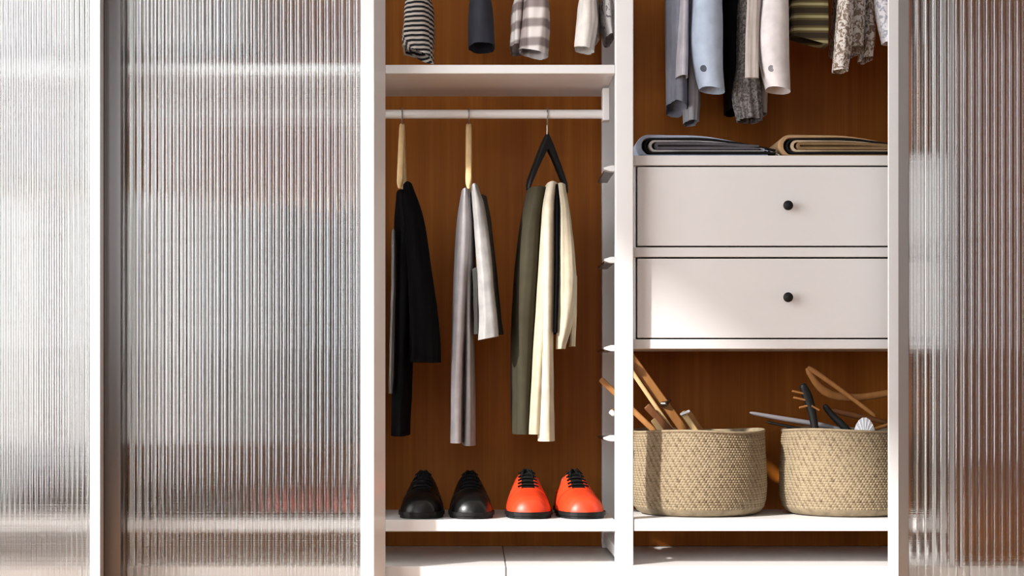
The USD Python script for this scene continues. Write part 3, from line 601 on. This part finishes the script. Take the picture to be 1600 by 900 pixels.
# ---------------------------------------------------------------- baskets
def basket(px0, px1, py_rim, label, seed):
    Yc = 0.03 + .165; R = .170
    x = (WXp(px0, Yc) + WXp(px1, Yc)) / 2; sx = (WXp(px1, Yc) - WXp(px0, Yc)) / 2 / R
    zb_ = WZp(811, SH_Y0) + .0005; H = WZp(py_rim, 0.03) - zb_
    t = thing('basket', label, 'basket', (x, Yc, zb_))
    prof = [(.0, .003), (.09, .0), (.135, .0), (.152, .006), (.162, .020), (.168, .045), (.170, .08), (.1695, .12), (.167, .16), (.164, H - .004)]
    # dense resampling for the weave
    p = np.array(prof); L = np.r_[0, np.cumsum(np.linalg.norm(np.diff(p, axis=0), axis=1))]
    ss = np.concatenate([np.linspace(0, L[4], 14)[:-1], np.linspace(L[4], L[-1], 165)])
    rr, zz = np.interp(ss, L, p[:, 0]), np.interp(ss, L, p[:, 1])
    m = 560; th = np.linspace(0, 2 * PI, m, endpoint=False)
    rows_n, cols_n = 34, 132
    Z, TH = np.meshgrid(zz, th, indexing='ij'); RR = np.repeat(rr[:, None], m, 1)
    cv, cu = Z / H * rows_n, TH / (2 * PI) * cols_n
    pat = np.abs(np.sin(PI * (cu + .5 * np.floor(cv)))) ** .7 * np.abs(np.sin(PI * cv)) ** .6         # offset stitches row by row
    wall = (ss > L[4])[:, None]
    RR = RR + wall * (.0030 * (pat - .5)) + wall * .0015 * (meshkit.fbm(np.stack([np.cos(TH) * 4, np.sin(TH) * 4, Z * 30], -1), 2, seed) - .5)
    out = np.stack([RR * np.cos(TH) * sx, RR * np.sin(TH), Z + .003 * np.sin(3 * TH + seed) * (Z / H) ** 2], -1)
    yarn = np.where(wall, np.floor(cv) % 2 * .15 + (np.sin(PI * (cu + .5 * np.floor(cv))) > 0) * .5 + .2, .5)
    k = [.985, .96, .95, .95, .93, .0]; zi = [1.006, 1.006, .99, .5, .05, .045]
    inner = np.stack([np.stack([.164 * a * np.cos(th) * sx, .164 * a * np.sin(th), np.full(m, H * b) + .003 * np.sin(3 * th + seed) * min(1, b * b)], -1) for a, b in zip(k, zi)])
    R3 = np.vstack([out, inner]); Yn = np.vstack([yarn, np.full((len(k), m), .5)])
    lm = loft(R3, False, False)
    p_ = obj('body', lm, 'straw', t, smooth=True)
    UsdGeom.PrimvarsAPI(p_).CreatePrimvar('yarn', Sdf.ValueTypeNames.FloatArray, 'vertex').Set(Yn.ravel().astype(float).tolist())
    a = np.linspace(0, 2 * PI, 97)
    rim = tube(np.stack([.1635 * np.cos(a) * sx, .1635 * np.sin(a), H + .001 + .003 * np.sin(3 * a + seed)], 1), .0038, 8, False)
    rp = obj('rim', rim, 'straw', t, smooth=True)
    UsdGeom.PrimvarsAPI(rp).CreatePrimvar('yarn', Sdf.ValueTypeNames.FloatArray, 'constant').Set([.6])
    return t
basket(986, 1197, 676, 'round woven straw basket next to the middle post', 1)
basket(1219, 1430, 674, 'round woven straw basket next to the right reeded door', 2)

# ---------------------------------------------------------------- hangers in the baskets
def bar(p0, p1, w, th, m, name, parent, roll=0.0, round_end=True, label=None):
    """a flat wooden bar with rounded edges from p0 to p1, w wide, th thick"""
    p0, p1 = np.array(p0), np.array(p1); d = p1 - p0; L = np.linalg.norm(d); d /= L
    b = rbox((-L / 2, -th / 2, -w / 2), (L / 2, th / 2, w / 2), min(th, w) * .35)
    y = np.cross([0, 0, 1.0], d); y /= np.linalg.norm(y); z = np.cross(d, y)
    T = np.eye(4); T[:3, 0], T[:3, 1], T[:3, 2] = d, y * math.cos(roll) + z * math.sin(roll), z * math.cos(roll) - y * math.sin(roll); T[:3, 3] = (p0 + p1) / 2
    b.apply_transform(T); return obj(name, b, m, parent, label=label)
t = thing('trouser_hanger', 'tan wooden clamp hanger leaning highest out of the left basket', 'hanger', (0, 0, 0))
bar(W(976, 545, .20), W(1088, 700, .20), .026, .012, 'brown_wood', 'front_bar', t); bar(W(966, 549, .175), W(1062, 690, .175), .012, .012, 'pale_wood', 'back_bar', t, label='paler rear bar')
bar(W(1036, 632, .18), W(1044, 626, .22), .012, .02, 'steel', 'clamp', t)
t = thing('trouser_hanger', 'short wooden hanger with a white end in the left basket', 'hanger', (0, 0, 0))
bar(W(1066, 643, .15), W(1108, 704, .15), .016, .014, 'pale_wood', 'front_bar', t); bar(W(1076, 644, .18), W(1116, 704, .18), .016, .012, 'brown_wood', 'back_bar', t)
bar(W(1063, 648, .14), W(1078, 642, .14), .008, .012, 'white_plastic', 'end_cap', t)
t = thing('trouser_hanger', 'lowest brown wooden hanger in the left basket', 'hanger', (0, 0, 0))
bar(W(938, 592, .16), W(1050, 700, .12), .016, .012, 'brown_wood', 'front_bar', t); bar(W(1020, 655, .11), W(1052, 700, .11), .016, .010, 'pale_wood', 'clamp_bar', t)
bar(W(1010, 634, .15), W(1072, 700, .15), .02, .01, 'dark_wood', 'back_bar', t)
t = thing('trouser_hanger', 'white tipped hanger poking out behind the middle post', 'hanger', (0, 0, 0))
bar(W(955, 640, .17), W(1010, 700, .19), .012, .012, 'brown_wood', 'bar', t); bar(W(953, 642, .168), W(961, 649, .171), .015, .015, 'white_plastic', 'end_cap', t)

def curved(pts, w, th, m, parent, name='arm'):
    pts = np.array(pts, float); n = 16; u = np.linspace(0, 1, len(pts)); v = np.linspace(0, 1, n)
    q = np.stack([np.interp(v, u, pts[:, k]) for k in range(3)], 1)
    for k in range(3): q[:, k] = np.convolve(np.pad(q[:, k], 2, mode='edge'), np.ones(5) / 5, 'valid')
    tn = np.gradient(q, axis=0); tn /= np.linalg.norm(tn, axis=1, keepdims=True); rings = []
    ww = np.interp(v, np.linspace(0, 1, len(w)), w)
    for c, d, w_, i in zip(q, tn, ww, range(n)):
        n1 = np.cross(d, [0, 1, 0]); n1 /= np.linalg.norm(n1); n2 = np.cross(d, n1); e = 1 if 0 < i < n - 1 else .6
        a = np.linspace(0, 2 * PI, 12, endpoint=False)
        rings.append(c + e * (w_ / 2 * np.cos(a)[:, None] * n1 + th / 2 * np.sin(a)[:, None] * n2))
    return obj(name, loft(np.array(rings)), m, parent, smooth=60)
t = thing('coat_hanger', 'brown wooden coat hanger sticking up from the right basket', 'coat hanger', (0, 0, 0))
curved([W(1257, 570, .16), W(1270, 592, .16), W(1286, 614, .17), W(1310, 622, .17), W(1345, 622, .18), W(1375, 616, .18), W(1412, 610, .18)], [.014, .018, .024, .022, .019, .019, .02], .014, 'brown_wood', t)
curved([W(1257, 570, .155), W(1290, 592, .15), W(1320, 614, .14), W(1352, 638, .13), W(1370, 652, .13)], [.014, .014, .013, .012, .010], .011, 'brown_wood', t, 'crossbar')
t = thing('coat_hanger', 'grey plastic hanger sloping left out of the right basket', 'coat hanger', (0, 0, 0))
curved([W(1166, 644, .17), W(1200, 650, .16), W(1240, 657, .15), W(1300, 666, .13), W(1345, 682, .12)], [.009, .012, .014, .013, .012], .012, 'grey_plastic', t)
curved([W(1192, 658, .18), W(1230, 666, .17), W(1275, 676, .16), W(1300, 686, .16)], [.006, .008, .008, .008], .010, 'black_plastic', t, 'lower_bar')
t = thing('hair_brush', 'black brush with thick bristles standing in the right basket', 'brush', (0, 0, 0))
curved([W(1252, 597, .085), W(1262, 620, .085), W(1270, 648, .085), W(1278, 700, .085)], [.02, .028, .022, .018], .022, 'black_plastic', t, 'handle')
for i, (a, b) in enumerate([((1238, 611), (1256, 615)), ((1240, 621), (1258, 625)), ((1249, 637), (1262, 634)), ((1268, 634), (1280, 641))]):
    obj('bristle', tube([W(*b, .08), W(*a, .075)], .0028, 8), 'brown_wood', t)
t = thing('coat_hanger', 'dark hanger lying across the right basket', 'coat hanger', (0, 0, 0))
curved([W(1286, 630, .12), W(1296, 645, .12), W(1312, 660, .115), W(1328, 676, .11), W(1345, 700, .11)], [.014, .018, .020, .020, .02], .016, 'black_plastic', t)
t = thing('coat_hanger', 'reddish brown hanger with one arm low in the right basket', 'coat hanger', (0, 0, 0))
curved([W(1295, 641, .17), W(1330, 648, .17), W(1370, 657, .17), W(1415, 668, .17)], [.014, .016, .014, .013], .012, 'dark_wood', t)
curved([W(1350, 676, .11), W(1375, 668, .11), W(1410, 656, .11)], [.010, .010, .010], .009, 'brown_wood', t, 'crossbar')
t = thing('paper_fan', 'white rounded pleated piece at the rim of the right basket', 'fan', (0, 0, 0))
cx, cy = 1351, 684
for i in range(7):
    a0 = PI - .35 - i * (PI - .7) / 7; a1 = a0 - (PI - .7) / 7
    q = [W(cx, cy, .07), W(cx + 17 * math.cos(a0), cy - 32 * abs(math.sin(a0)), .07), W(cx + 17 * math.cos(a1), cy - 32 * abs(math.sin(a1)), .075)]
    v = np.array(q); v2 = v + (0, .004, 0)
    obj('pleat', trimesh.convex.convex_hull(np.vstack([v, v2])), 'white_plastic', t, smooth=False)
